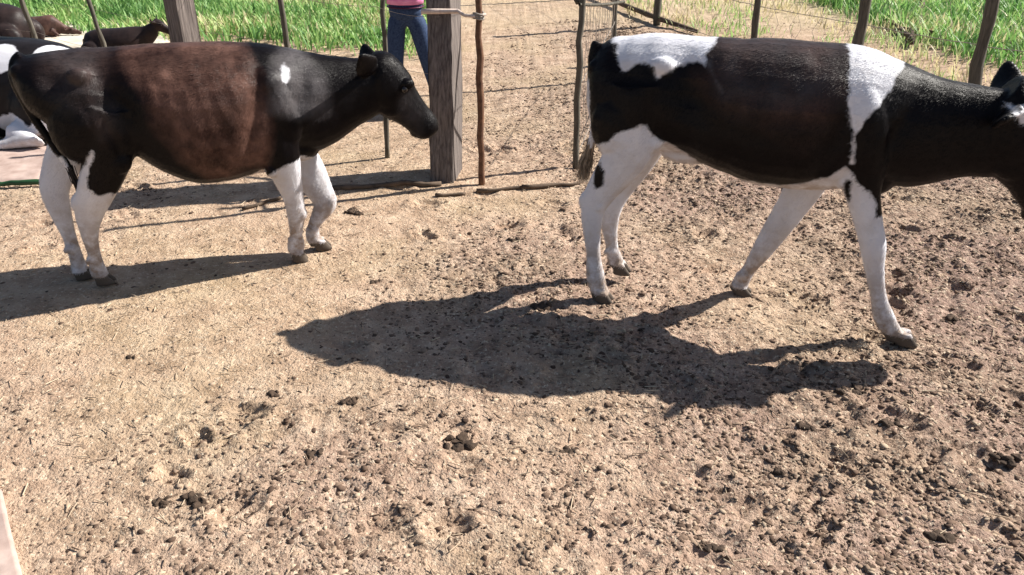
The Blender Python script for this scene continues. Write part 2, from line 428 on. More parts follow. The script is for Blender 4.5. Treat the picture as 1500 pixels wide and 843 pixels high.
# sticks and boards on the ground along the gateway
def stick(name, p0, p1, r, label, cat, mt, z=.02, group=None, n=7, taper=.7):
    a, b_ = Vector((*p0, 0)), Vector((*p1, 0)); P = []; A = []
    for i in range(n):
        u = i/(n-1); p = a.lerp(b_, u); p.x += random.uniform(-1, 1)*r*.9; p.y += random.uniform(-1, 1)*r*.9
        p.z = gh1((p.x, p.y))+z+random.uniform(-.2, .2)*r; P.append(p); A.append(r*(1-(1-taper)*u)*random.uniform(.85, 1.1))
    o = MB().tube(P, A, n=9, jitter=.1, up=Vector((0, 0, 1))).obj(name, mt); tag(o, label, cat, group); return o
stick('fallen_pole', ground_at(478, 280), ground_at(650, 272), .020, 'thin pole lying in line with the foot of the timber gate post', 'pole', M['stick'], .012)
stick('dry_stick', ground_at(636, 289), ground_at(684, 287), .012, 'short pinkish stick lying in front of the timber gate post', 'stick', M['stick'], .008)
stick('dry_stick', ground_at(700, 284), ground_at(790, 276), .013, 'long stick lying at the foot of the rusty gate stake', 'stick', M['stick'], .010)
stick('dry_stick', ground_at(762, 279), ground_at(850, 272), .016, 'stick lying across the gateway towards the right cow', 'stick', M['stick'], .012)
stick('dry_stick', ground_at(358, 307), ground_at(412, 293), .012, 'dark stick lying behind the front legs of the left cow', 'stick', M['stick'], .010)
stick('garden_hose', ground_at(-160, 281), ground_at(84, 272), .016, 'dark green hose lying along the front edge of the pinkish concrete', 'hose', M['hose'], .03, n=16, taper=1)
for k, (a, b_) in enumerate([((1305, 48), (1392, 62)), ((1332, 70), (1352, -4)), ((1290, 30), (1340, 72))]):
    stick('dead_branch', ground_at(*a), ground_at(*b_), .03, ['dark bent branch lying level on the grass between the two thick right posts', 'dead branch pointing away on the grass between the two thick right posts', 'slanting dead branch at the left of two others on the right grass'][k], 'branch', M['stick'], .06)

# ------------------------------------------------------------------ cows
def poly_sd(S, Z, poly):
    """signed distance in the side plane, positive inside"""
    P = np.array(poly); Q = np.roll(P, -1, 0); d = np.full(len(S), 1e9); ins = np.zeros(len(S), bool)
    for (x0, y0), (x1, y1) in zip(P, Q):
        ex, ey = x1-x0, y1-y0; L = ex*ex+ey*ey+1e-12
        u = np.clip(((S-x0)*ex+(Z-y0)*ey)/L, 0, 1)
        d = np.minimum(d, np.hypot(S-x0-u*ex, Z-y0-u*ey))
        c = (y0 > Z) != (y1 > Z)
        with np.errstate(divide='ignore', invalid='ignore'):
            xi = x0+(Z-y0)/(y1-y0 if y1 != y0 else 1e-12)*ex
        ins ^= c & (S < xi)
    return np.where(ins, d, -d)
def torso_rings(st, n=28):
    """st rows: s, top, bottom, halfwidth ; rings upright, closed ends"""
    V = []; F = []
    for (s, zt, zb, hw) in st:
        c = (zt+zb)/2; h = (zt-zb)/2
        for k in range(n):
            a = 2*math.pi*k/n; cx, sx = math.cos(a), math.sin(a)
            y = math.copysign(abs(cx)**.82, cx)*hw; z = math.copysign(abs(sx)**.86, sx)*h
            y *= 1-.20*max(0, sx)**2 - .05*max(0, -sx)**2
            V.append((s, y, c+z))
    m = len(st)
    for i in range(m-1):
        for k in range(n):
            k2 = (k+1) % n; F.append((i*n+k, i*n+k2, (i+1)*n+k2, (i+1)*n+k))
    F.append(tuple(reversed(range(n)))); F.append(tuple(range((m-1)*n, m*n)))
    return V, F
def smooth_stations(st, sub=4):
    A = np.array(st, float); s = A[:, 0]; out = []
    ss = np.concatenate([np.linspace(s[i], s[i+1], sub, endpoint=False) for i in range(len(s)-1)]+[[s[-1]]])
    cols = [ss]
    for c in range(1, A.shape[1]):
        v = A[:, c]; m = np.gradient(v, s)
        r = np.empty_like(ss)
        for j, x in enumerate(ss):
            i = min(np.searchsorted(s, x, 'right')-1, len(s)-2); h = s[i+1]-s[i]; t = (x-s[i])/h
            r[j] = (2*t**3-3*t*t+1)*v[i]+(t**3-2*t*t+t)*h*m[i]+(-2*t**3+3*t*t)*v[i+1]+(t**3-t*t)*h*m[i+1]
        cols.append(r)
    return np.stack(cols, -1).tolist()
def path_smooth(rows, sub=3):
    A = np.array(rows, float); u = np.arange(len(A)); st = np.column_stack([u, A])
    return [r[1:] for r in smooth_stations(st.tolist(), sub)]
def solid_from(mb, vox, smooth_it=3):
    tmp = D.meshes.new('tmp'); tmp.from_pydata(mb.V, [], mb.F); tmp.update()
    bm = bmesh.new(); bm.from_mesh(tmp); bmesh.ops.recalc_face_normals(bm, faces=bm.faces); bm.to_mesh(tmp); bm.free()
    o = D.objects.new('tmp', tmp); COL.objects.link(o)
    r = o.modifiers.new('r', 'REMESH'); r.mode = 'VOXEL'; r.voxel_size = vox; r.use_smooth_shade = True
    s = o.modifiers.new('s', 'SMOOTH'); s.iterations = smooth_it; s.factor = .5
    dg = bpy.context.evaluated_depsgraph_get(); dg.update()
    me = D.meshes.new_from_object(o.evaluated_get(dg)); D.objects.remove(o)
    return me
def leg_mb(mb, fr, pts):
    """pts: px, py, half width in px, lateral position, lateral radius"""
    rows = []
    for (px, py, hp, lat, b) in pts:
        s, z, t = fr.loc(px, py, lat)
        rows.append((s, lat, z, hp*t/FPX, b))
    rows = path_smooth(rows, 3)
    mb.tube([(r[0], r[1], r[2]) for r in rows], [r[3] for r in rows], [r[4] for r in rows], n=14, up=Vector((0, 1, 0)))
def joint(mb, fr, px, py, lat, r, ang=0.):
    s, z, t = fr.loc(px, py, lat); mb.ball((s, lat, z), r, Matrix.Rotation(ang, 3, 'Y'), 12, 8)
def hoof_mb(mb, fr, px, py, lat, ang=0., lift=0.):
    s, z, t = fr.loc(px, py, lat)
    z = max(z, 0)+lift
    for q in (-1, 1):                                   # two claws
        R = Matrix.Rotation(-ang, 3, 'Y')
        P = [Vector((-.030, q*.016, .0)), Vector((-.022, q*.017, .018)), Vector((-.010, q*.016, .048)), Vector((-.004, q*.014, .066))]
        rings = [(.0, .042, .016, .004), (.012, .041, .0165, .004), (.033, .033, .015, -.004), (.058, .025, .013, -.012)]
        V = []; F = []; n = 12
        for (h, a, b, off) in rings:
            for k in range(n):
                an = 2*math.pi*k/n; c = math.cos(an); v = Vector((off+.012+a*c*(1.12 if c > 0 else .9), q*.019+b*math.sin(an), h))
                V.append(R@v+Vector((s, lat, z)))
        for i in range(3):
            for k in range(n): F.append((i*n+k, i*n+(k+1) % n, (i+1)*n+(k+1) % n, (i+1)*n+k))
        F.append(tuple(reversed(range(n)))); F.append(tuple(range(3*n, 4*n)))
        mb.add(V, F)
    return (s, lat, z)
def head_mb(mb, p0, p1, k=1.):
    """skull loft from poll p0 to muzzle p1, both (s, z)"""
    a = Vector((p0[0], 0, p0[1])); b = Vector((p1[0], 0, p1[1])); L = (b-a).length
    d = (b-a).normalized(); up = Vector((0, 1, 0)).cross(d)      # towards jaw / brow
    if up.z > 0: up = -up                                        # up points to the jaw side
    rows = [(-.10, .02, .060, .055), (0., .005, .082, .078), (.12, .010, .100, .086), (.27, .020, .108, .088), (.42, .020, .096, .074), (.58, .012, .080, .060), (.75, .006, .068, .054), (.88, .004, .062, .058), (.97, .002, .052, .054), (1.02, .002, .030, .036)]
    rows = path_smooth(rows, 3)
    mb.tube([a+d*(r[0]*L)+up*r[1]*k for r in rows], [r[2]*k for r in rows], [r[3]*k for r in rows], n=18, up=Vector((0, 1, 0)), sup=.88)
    for q in (-1, 1):
        mb.ball(a+d*(.30*L)-up*.055*k+Vector((0, q*.072*k, 0)), (.030*k, .020*k, .024*k))        # brow
        mb.ball(a+d*(.96*L)-up*.022*k+Vector((0, q*.030*k, 0)), (.020*k, .016*k, .018*k))        # nostril rim
        mb.ball(a+d*(.40*L)+up*.045*k+Vector((0, q*.045*k, 0)), (.070*k, .028*k, .055*k))        # cheek
    mb.ball(a+d*(.90*L)+up*.040*k, (.040*k, .036*k, .026*k))                                     # chin
    eyes = [a+d*(.315*L)-up*.030*k+Vector((0, q*.082*k, 0)) for q in (-1, 1)]
    return eyes, d, up, L
def ear_mb(mb, root, tip, wid=.045, thk=.012):
    r, t = Vector(root), Vector(tip); rows = [(0, .020, .016), (.25, wid*.8, thk*1.2), (.55, wid, thk), (.8, wid*.7, thk*.8), (1, .012, .006)]
    rows = path_smooth(rows, 3)
    P = [r.lerp(t, x[0])+Vector((0, 0, -.02*math.sin(x[0]*3.1))) for x in rows]
    mb.tube(P, [x[1] for x in rows], [x[2] for x in rows], n=12, up=Vector((.75, 0, .66)).cross((t-r).normalized()))

def build_cow(name, label, fr, torso, extra, legs, hoofs, head, ears, tail, white, black, brown, dents, joints, grey, dirt_h=.30, vox=.0062, switch=None):
    mb = MB()
    mb.add(*torso_rings(smooth_stations(torso)))
    for c, r, ang in extra: mb.ball(c, r, Matrix.Rotation(ang, 3, 'Y'))
    for l in legs: leg_mb(mb, fr, l)
    for h, lg in zip(hoofs, legs):
        hoof_mb(mb, fr, *h); a_, b_ = lg[-3], lg[-2]
        s0, z0, t0 = fr.loc((a_[0]+b_[0])/2, (a_[1]+b_[1])/2, b_[3]); l0 = b_[3]
        for q in (-1, 1): mb.ball((s0-.030, l0+q*.015, z0-.006), (.012, .009, .013), None, 10, 6)      # dewclaws
        mb.ball((s0-.004, l0, z0), (.031, .030, .027), None, 12, 8)                                 # fetlock
    for j in joints: joint(mb, fr, *j)
    eyes, hd, hup, hL = head_mb(mb, *head)
    for e in ears: ear_mb(mb, *e)
    rows = path_smooth([(*fr.loc(px, py, lat)[:2], lat, r) for px, py, lat, r in tail], 3)
    mb.tube([(r[0], r[2], r[1]) for r in rows], [r[3] for r in rows], n=10, up=Vector((0, 1, 0)))
    me = solid_from(mb, vox)
    nv = len(me.vertices); co = np.empty(nv*3, np.float32); me.vertices.foreach_get('co', co); co = co.reshape(-1, 3).astype(float)
    no = np.empty(nv*3, np.float32); me.vertices.foreach_get('normal', no); no = no.reshape(-1, 3)
    # surface anatomy: hollows, bones, ribs
    S, L_, Zc = co.T; side = np.clip(np.abs(L_)/.12, 0, 1)
    amt = np.zeros(nv)
    for (ds, dz, rs, rz, rot, a) in dents:
        c, s_ = math.cos(rot), math.sin(rot); u = (S-ds)*c+(Zc-dz)*s_; v = -(S-ds)*s_+(Zc-dz)*c
        amt += a*np.exp(-(u/rs)**2-(v/rz)**2)*side
    amt += (.012*vn1(S*7+3, Zc*5)+.005*vn2(S*19, Zc*11+L_*9))*np.clip((Zc-.45)/.2, .15, 1)
    co += no*amt[:, None]
    me.vertices.foreach_set('co', co.astype(np.float32).ravel()); me.update()
    S, L_, Zc = co.T
    wob = .010*vn3(S*16, Zc*16)+.007*vn4(S*40, Zc*40)
    W = np.full(nv, -.5)
    def conv(poly, lat): return [fr.loc(px, py, lat)[:2] for px, py in poly]
    for poly, lat in white: W = np.maximum(W, poly_sd(S, Zc, conv(poly, lat)))
    for poly, lat in black: W = np.minimum(W, -poly_sd(S, Zc, conv(poly, lat)))
    W = W+wob
    fattr(me, 'white', W)
    B = np.zeros(nv)
    for (poly, a, soft) in brown:
        B = np.maximum(B, a*np.clip(.5+(poly_sd(S, Zc, conv(poly, -.18))+.05*vn1(S*10, Zc*8))/soft, 0, 1))
    fattr(me, 'brown', np.clip(B*(1+.9*vn2(S*17, Zc*12)), 0, 1))
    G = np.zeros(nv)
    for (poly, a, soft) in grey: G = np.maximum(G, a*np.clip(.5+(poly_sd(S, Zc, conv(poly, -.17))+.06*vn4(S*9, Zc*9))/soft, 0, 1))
    fattr(me, 'grey', np.clip(G*(1+.8*vn1(S*23, Zc*19)), 0, 1))  # painted sheen patches and the streak, softened at the edges
    fattr(me, 'dirt', np.maximum(np.clip((dirt_h+.12-Zc)/.30, 0, 1)*.9, np.clip(-no[:, 2]-.1, 0, 1)*(Zc > .4)*.9))
    hf = np.zeros(nv)
    for h in hoofs:
        s, z, t = fr.loc(h[0], h[1], h[2]); z = max(z, 0)+(h[4] if len(h) > 4 else 0)
        hf = np.maximum(hf, ((np.hypot(S-s, L_-h[2]) < .085) & (Zc < z+.045)).astype(float))
    fattr(me, 'hoof', hf)
    root = empty(name, (fr.o[0], fr.o[1], 0), fr.a); tag(root, label, 'cow')
    link('body', me, M['coat'], root)
    # short lying hair over the whole hide
    npoly = len(me.polygons); ar = np.empty(npoly, np.float32); me.polygons.foreach_get('area', ar)
    cen = np.empty(npoly*3, np.float32); me.polygons.foreach_get('center', cen); cen = cen.reshape(-1, 3)
    pn = np.empty(npoly*3, np.float32); me.polygons.foreach_get('normal', pn); pn = pn.reshape(-1, 3)
    ls = np.empty(npoly, np.int32); me.polygons.foreach_get('loop_start', ls)
    lv = np.empty(len(me.loops), np.int32); me.loops.foreach_get('vertex_index', lv); v0 = lv[ls]
    ok = hf[v0] < .5; pr = ar*ok; nh = 170000
    idx = rng.choice(npoly, nh, p=pr/pr.sum()); P = cen[idx]+rng.uniform(-.5, .5, (nh, 3))*vox*.8; n3 = pn[idx]; P -= n3*.0012
    fl = np.stack([-.75+.5*vn1(P[:, 0]*5, P[:, 2]*5), .5*vn2(P[:, 0]*6, P[:, 2]*6), np.full(nh, -.65)+.4*vn3(P[:, 0]*5, P[:, 2]*5)], -1)+rng.normal(0, .16, (nh, 3))
    fl -= n3*(fl*n3).sum(1)[:, None]; fl /= np.linalg.norm(fl, axis=1)[:, None]+1e-6
    sdv = np.cross(n3, fl); ln = rng.uniform(.007, .015, nh)[:, None]; wd = rng.uniform(.0006, .0011, nh)[:, None]
    V = np.stack([P-sdv*wd, P+sdv*wd, P+fl*ln+n3*ln*rng.uniform(.12, .34, (nh, 1))], 1).reshape(-1, 3)
    hm2 = new_mesh('coat_hair', V, np.arange(3*nh).reshape(-1, 3), smooth=False)
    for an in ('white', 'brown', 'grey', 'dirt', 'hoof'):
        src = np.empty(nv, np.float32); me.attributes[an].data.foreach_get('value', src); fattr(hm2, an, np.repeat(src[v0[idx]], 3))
    link('coat_hair', hm2, M['coat'], root)
    for e in eyes:
        q = 1 if e.y > 0 else -1
        MB().ball(e+Vector((0, -q*.004, 0)), (.017, .017, .017)).obj('eye', M['eye'], root)
    if switch:
        V = []; F = []; rr = random.Random(3); (px, py, lat), (qx, qy, qlat), spread, n, hm = switch
        a = fr.loc(px, py, lat); b = fr.loc(qx, qy, qlat); A0 = Vector((a[0], lat, a[1])); B0 = Vector((b[0], qlat, b[1]))
        for k in range(n):
            e0 = A0+Vector((rr.gauss(0, .006), rr.gauss(0, .006), rr.uniform(-.02, .02)))
            e1 = B0+Vector((rr.gauss(0, spread), rr.gauss(0, spread), rr.gauss(0, spread*1.2)))
            mid = e0.lerp(e1, .5)+Vector((rr.gauss(0, spread*.6), rr.gauss(0, spread*.6), .0))
            dr = (e1-e0).normalized(); sd = dr.cross(Vector((rr.uniform(-1, 1), rr.uniform(-1, 1), rr.uniform(-1, 1)))).normalized()*.0016
            o = len(V); V += [e0-sd, e0+sd, mid-sd, mid+sd, e1]; F += [(o, o+1, o+3, o+2), (o+2, o+3, o+4)]
        link('tail_switch', new_mesh('tail_switch', V, F), hm, root)
    return root

# ---- right cow: black and white, walking right, head lowered out of the frame
FR = Frame(.43, 3.30, -.31)
torso_R = [(-.115, .985, .835, .060), (-.095, 1.045, .770, .105), (-.05, 1.098, .715, .150), (.03, 1.118, .690, .178), (.15, 1.128, .675, .192), (.28, 1.130, .665, .188),
           (.42, 1.128, .622, .212), (.56, 1.130, .585, .232), (.70, 1.132, .572, .238), (.82, 1.132, .578, .225), (.93, 1.120, .600, .196), (1.03, 1.085, .625, .160),
           (1.13, 1.050, .622, .132), (1.24, 1.022, .650, .108), (1.34, 1.010, .680, .092), (1.43, .995, .690, .080), (1.48, .96, .72, .06)]
extra_R = [((.19, .145, 1.035), (.055, .036, .042), 0), ((.19, -.145, 1.035), (.055, .036, .042), 0), ((-.075, .07, 1.0), (.035, .03, .035), 0), ((-.075, -.07, 1.0), (.035, .03, .035), 0),
           ((.08, -.12, .80), (.16, .085, .17), .2), ((.08, .12, .80), (.16, .085, .17), .2),
           ((.93, -.14, .84), (.10, .065, .20), -.25), ((.93, .14, .84), (.10, .065, .20), -.25),
           ((.98, 0, .66), (.12, .12, .09), .2), ((.30, -.0, .68), (.12, .10, .06), 0)]
legs_R = [
    [(938, 120, 50, -.12, .085), (934, 180, 46, -.13, .075), (915, 232, 33, -.13, .058), (888, 270, 25, -.13, .040), (871, 298, 20, -.13, .032), (867, 328, 15, -.135, .027), (869, 370, 10.5, -.14, .020), (872, 402, 13.5, -.14, .026), (876, 420, 13, -.14, .027), (880, 434, 14, -.14, .028)],
    [(950, 180, 44, .12, .075), (928, 235, 30, .11, .055), (906, 275, 22, .11, .038), (895, 303, 17, .10, .030), (893, 330, 12.5, .10, .024), (896, 358, 9, .10, .020), (900, 376, 11, .10, .025), (904, 388, 12, .10, .027)],
    [(1262, 180, 42, -.13, .070), (1262, 240, 36, -.13, .060), (1264, 285, 25, -.13, .045), (1272, 325, 20, -.13, .034), (1279, 362, 18.5, -.13, .035), (1281, 395, 13.5, -.13, .024), (1287, 435, 11, -.13, .021), (1295, 465, 14.5, -.13, .027), (1305, 483, 13, -.13, .027), (1314, 496, 14, -.13, .028)],
    [(1205, 215, 38, .13, .065), (1185, 262, 30, .13, .050), (1160, 303, 23, .12, .038), (1135, 340, 19, .11, .035), (1116, 368, 15, .10, .028), (1098, 394, 10, .10, .021), (1086, 412, 12, .10, .026), (1080, 426, 12.5, .10, .027)]]
hoofs_R = [(879, 443, -.14, .0), (905, 400, .10, .0), (1318, 507, -.13, .0), (1080, 438, .10, .12)]
white_R = [
    ([(840, 20), (855, 62), (885, 66), (897, 72), (903, 92), (913, 106), (928, 97), (945, 92), (960, 98), (965, 110), (982, 102), (1005, 95), (1022, 92), (1032, 98), (1034, 90), (1031, 84), (1044, 74), (1047, 20)], -.16),
    ([(1226, 20), (1238, 62), (1247, 78), (1246, 110), (1243, 150), (1251, 192), (1246, 240), (1249, 240), (1254, 196), (1274, 172), (1303, 142), (1324, 112), (1352, 98), (1368, 86), (1340, 20)], -.19),
    ([(1160, 20), (1165, 58), (1240, 64), (1240, 20)], -.10),
    ([(800, 218), (872, 212), (893, 204), (905, 192), (930, 182), (950, 178), (957, 196), (980, 212), (1005, 228), (1025, 252), (1080, 268), (1150, 272), (1215, 258), (1238, 238), (1262, 266), (1282, 285), (1283, 318), (1380, 330), (1380, 640), (800, 640)], -.15),
    ([(1462, 138), (1492, 132), (1560, 140), (1560, 186), (1492, 174)], -.05)]
white_R.append(([(850, 112), (869, 112), (873, 214), (850, 224)], -.02))
black_R = [([(1440, 80), (1440, 134), (1474, 136), (1500, 126), (1500, 80)], .1), ([(873, 240), (882, 236), (888, 246), (886, 266), (876, 274), (871, 262)], -.13), ([(1238, 258), (1246, 260), (1248, 282), (1243, 294), (1237, 280)], -.13)]
dents_R = [(.31, .93, .07, .11, .3, -.034), (.08, 1.0, .06, .045, 0, -.016), (.17, .80, .03, .12, .2, -.012), (.83, .80, .035, .20, -.25, -.016), (1.04, .85, .03, .15, -.3, -.014), (.93, .93, .05, .07, 0, .010)] + \
          [(.42+.055*k, .90, .014, .16, .12, .0032) for k in range(0)]
joints_R = [(856, 292, -.13, (.022, .022, .040), .25), (878, 300, -.13, (.030, .036, .040), 0), (884, 300, .10, (.020, .020, .036), .2),
            (1286, 362, -.13, (.026, .034, .042), 0), (1268, 372, -.13, (.018, .026, .024), 0), (1128, 346, .11, (.030, .032, .040), .4), (1236, 262, -.13, (.03, .04, .045), 0),
            (955, 205, -.15, (.055, .035, .060), .3)]
cow_R = build_cow('cow', 'black cow with white rump, white shoulder band and head cut by the right edge', FR, torso_R, extra_R, legs_R, hoofs_R,
    ((1.425, .960), (1.665, .540), 1.28),
    [((1.405, -.07, .965), (1.35, -.21, .955), .055), ((1.405, .07, .975), (1.415, .21, 1.06), .055)],
    [(876, 62, 0, .024), (870, 80, -.01, .020), (868, 112, -.02, .017), (870, 150, -.03, .015), (870, 188, -.04, .013), (865, 216, -.04, .011)],
    white_R, black_R, [([(1048, 40), (1238, 50), (1240, 140), (1185, 195), (1120, 165), (1060, 150), (1040, 110)], .38, .16)], dents_R, joints_R, [([(1046, 92), (1060, 140), (1085, 150), (1240, 150), (1240, 70), (1100, 62), (1060, 60)], .34, .10), ([(1033, 96), (1046, 124), (1058, 140), (1066, 134), (1050, 110), (1040, 94)], .8, .02), ([(1350, 90), (1440, 118), (1440, 140), (1345, 112)], .5, .06)], .30,  # brown and grey on back and neck paint sheen; narrow streak is coat marking
    switch=((866, 208, -.04), (852, 264, -.03), .015, 420, M['hairtan']))

# ---- left cow: dark with dusty brown flank, walking right
FL = Frame(-1.92, 3.36, .30)
torso_L = [(-.095, .985, .900, .050), (-.075, 1.015, .835, .095), (-.03, 1.032, .775, .138), (.05, 1.040, .700, .168), (.16, 1.044, .660, .185), (.28, 1.044, .590, .188),
           (.40, 1.044, .500, .216), (.52, 1.042, .440, .238), (.64, 1.040, .435, .242), (.76, 1.034, .452, .226), (.88, 1.022, .480, .194), (.98, 1.000, .530, .158),
           (1.07, .978, .530, .132), (1.16, .955, .570, .110), (1.26, .935, .625, .098), (1.34, .925, .665, .086), (1.39, .90, .70, .06)]
extra_L = [((.17, .148, .965), (.055, .036, .040), 0), ((.17, -.148, .965), (.055, .036, .040), 0), ((-.06, .065, .975), (.035, .03, .035), 0), ((-.06, -.065, .975), (.035, .03, .035), 0),
           ((.13, -.11, .78), (.13, .085, .18), .25), ((.13, .11, .78), (.13, .085, .18), .25),
           ((.90, -.135, .77), (.09, .060, .19), -.25), ((.90, .135, .77), (.09, .060, .19), -.25),
           ((.97, 0, .57), (.11, .11, .08), .3)]
legs_L = [
    [(165, 155, 50, -.12, .085), (162, 205, 42, -.12, .075), (153, 248, 31, -.11, .055), (140, 282, 26, -.10, .042), (131, 310, 21, -.08, .034), (131, 340, 13, -.07, .024), (137, 368, 9, -.06, .019), (142, 390, 11, -.05, .025), (147, 404, 12, -.05, .027)],
    [(120, 180, 42, .10, .075), (102, 220, 30, .09, .055), (88, 250, 24, .08, .040), (80, 278, 20, .07, .034), (89, 312, 15, .06, .028), (102, 348, 9.5, .05, .021), (112, 378, 9.5, .04, .023), (117, 394, 12, .04, .027)],
    [(402, 185, 36, -.12, .068), (410, 225, 30, -.12, .058), (421, 260, 21, -.10, .042), (430, 290, 15, -.08, .034), (434, 315, 13.5, -.07, .032), (434, 342, 9, -.06, .021), (434, 358, 12.5, -.05, .027), (433, 370, 11, -.05, .026)],
    [(425, 185, 34, .12, .062), (436, 225, 28, .11, .052), (454, 256, 25, .10, .044), (470, 283, 19, .08, .037), (476, 300, 17, .07, .034), (462, 326, 9.5, .05, .022), (458, 344, 10.5, .05, .024), (465, 357, 11, .05, .026)]]
hoofs_L = [(149, 416, -.05, .0), (120, 409, .04, .10), (434, 383, -.05, -.25), (469, 370, .05, .0)]
white_L = [
    ([(20, 236), (90, 232), (106, 262), (122, 244), (137, 214), (142, 216), (141, 232), (129, 255), (131, 274), (145, 284), (162, 280), (190, 300), (190, 460), (20, 460)], -.12),
    ([(385, 262), (402, 246), (422, 235), (440, 231), (455, 238), (480, 244), (540, 260), (540, 420), (385, 420)], -.12),
    ([(228, 256), (262, 266), (300, 274), (350, 265), (388, 250), (388, 320), (228, 320)], -.14),
    ([(412, 102), (418, 98), (425, 103), (426, 118), (421, 126), (414, 121)], -.17)]
black_L = []
dents_L = [(.27, .88, .055, .13, .35, -.034), (.07, .95, .06, .04, 0, -.014), (.16, .78, .05, .05, 0, .012), (.24, .72, .02, .10, .25, -.012), (.80, .72, .03, .18, -.25, -.018), (.90, .90, .10, .035, .3, .006), (1.00, .80, .035, .12, -.35, -.012), (1.00, .72, .05, .05, 0, .012)] + \
          [(.38+.062*k, .80, .017, .17, .20, .002) for k in range(7)]
joints_L = [(112, 296, -.09, (.024, .022, .042), .35), (136, 306, -.08, (.034, .036, .042), 0), (66, 276, .07, (.022, .020, .038), .35), (84, 290, .07, (.028, .032, .040), 0),
            (443, 312, -.07, (.022, .031, .036), 0), (480, 298, .07, (.028, .036, .042), -.2), (398, 248, -.13, (.03, .04, .04), 0), (176, 236, -.15, (.055, .035, .060), .3)]
cow_L = build_cow('cow', 'dark cow with dusty brown ribs and small white shoulder spot, nose by the timber post', FL, torso_L, extra_L, legs_L, hoofs_L,
    ((1.370, .880), (1.598, .565), 1.10),
    [((1.335, -.055, .895), (1.275, -.185, .985), .060), ((1.335, .055, .895), (1.335, .18, .955), .05)],
    [(32, 80, 0, .022), (22, 92, 0, .020), (22, 120, -.02, .016), (45, 165, -.04, .015), (72, 205, -.06, .013), (96, 238, -.08, .012), (105, 252, -.09, .010)],
    white_L, black_L, [([(162, 50), (200, 130), (246, 200), (262, 236), (310, 268), (392, 246), (398, 200), (385, 110), (340, 66), (250, 50)], .95, .07), ([(60, 70), (150, 75), (170, 130), (120, 150), (70, 120)], .30, .14), ([(130, 165), (165, 160), (175, 200), (150, 205)], .25, .08)], dents_L, joints_L, [([(398, 92), (440, 82), (480, 120), (474, 165), (440, 180), (405, 160), (392, 120)], .95, .07), ([(60, 85), (140, 80), (150, 120), (90, 150)], .30, .12), ([(135, 160), (165, 158), (178, 190), (150, 200)], .35, .07), ([(600, 150), (625, 180), (620, 200), (590, 180)], .4, .05)], .34,  # grey patches paint sunlit sheen on shoulder, hip, thigh and muzzle
    switch=((103, 248, -.09), (117, 282, -.10), .006, 200, M['hair']))

# ---- resting cattle in the background
def lying_beast(name, label, x, y, rz, k, whites, brown, cat='cow', head_right=True, zup=.0, low=False):
    """a resting animal: barrel on the ground, folded legs, raised neck and head"""
    mb = MB()
    st = [(-.10, .42, .22, .08), (-.05, .52, .10, .16), (.05, .58, .02, .24), (.22, .62, .0, .27), (.45, .63, -.02, .31), (.68, .64, -.02, .31), (.88, .66, .0, .27), (1.02, .66, .06, .21), (1.12, .66, .16, .15), (1.22, .70, .28, .12), (1.32, .74, .38, .10), (1.40, .78, .48, .085)]
    hd = ((1.40, .74), (1.72, .50))
    if low:
        st = st[:8]+[(1.12, .58, .10, .15), (1.22, .48, .08, .12), (1.32, .38, .07, .10), (1.40, .30, .06, .085)]; hd = ((1.40, .22), (1.78, .10))
    mb.add(*torso_rings([[v*k for v in r] for r in smooth_stations(st)]))
    for q in (-1, 1):
        mb.ball((.12*k, q*.24*k, .22*k), (.24*k, .13*k, .20*k), Matrix.Rotation(.2, 3, 'Y'))
        P = [(.28, .36, .10), (.10, .42, .07), (.30, .45, .05), (.46, .46, .045)]
        mb.tube([(a*k, q*b*k, c*k) for a, b, c in P], [v*k for v in (.09, .055, .035, .03)], n=10, up=Vector((0, 1, 0)))
        P = [(.98, .20, .22), (1.16, .26, .10), (1.02, .28, .05), (.90, .28, .04)]
        mb.tube([(a*k, q*b*k, c*k) for a, b, c in P], [v*k for v in (.09, .05, .035, .03)], n=10, up=Vector((0, 1, 0)))
    eyes, *_ = head_mb(mb, (hd[0][0]*k, hd[0][1]*k), (hd[1][0]*k, hd[1][1]*k), k)
    for q in (-1, 1): ear_mb(mb, (1.38*k, q*.07*k, (hd[0][1]+.02)*k), (1.36*k, q*.20*k, (hd[0][1]+.10)*k), .045*k, .012*k)
    mb.tube([(-.10*k, 0, .42*k), (-.16*k, .02*k, .2*k), (-.14*k, .10*k, .04*k), (-.02*k, .2*k, .03*k)], [.03*k, .022*k, .018*k, .022*k], n=8, up=Vector((0, 1, 0)))
    me = solid_from(mb, .014*k+.002)
    nv = len(me.vertices); co = np.empty(nv*3, np.float32); me.vertices.foreach_get('co', co); co = co.reshape(-1, 3)
    S, L_, Zc = co.T/k
    W = np.full(nv, -.5)
    for (ds, dl, dz, r) in whites: W = np.maximum(W, r-np.sqrt((S-ds)**2+(L_-dl)**2*.6+(Zc-dz)**2))
    fattr(me, 'white', W+.05*vn1(S*6, Zc*6)); fattr(me, 'brown', np.full(nv, brown)); fattr(me, 'grey', np.full(nv, .12)); fattr(me, 'dirt', np.clip((.12-Zc)/.1, 0, .5)); fattr(me, 'hoof', np.zeros(nv))
    root = empty(name, (x, y, gh1((x, y))+zup), rz); tag(root, label, cat); link('body', me, M['coat'], root)
    for e in eyes: MB().ball(e, (.018*k,)*3).obj('eye', M['eye'], root)
    return root
lying_beast('resting_cow', 'black and white cow lying on the pinkish concrete at the left edge', -2.98, 5.62, math.radians(176), 1.02,
            [(.0, -.2, .10, .18), (.02, .20, .56, .15), (.34, .3, .60, .14), (.30, .38, .05, .18), (.55, .2, .35, .12), (.8, 0, .1, .2), (.08, .42, .05, .16), (.10, .32, .34, .10)], .0)
lying_beast('resting_cow', 'dark maroon cow lying far back at the left edge of the sandy path', -4.72, 8.15, math.radians(178), .78, [], .15, low=True)
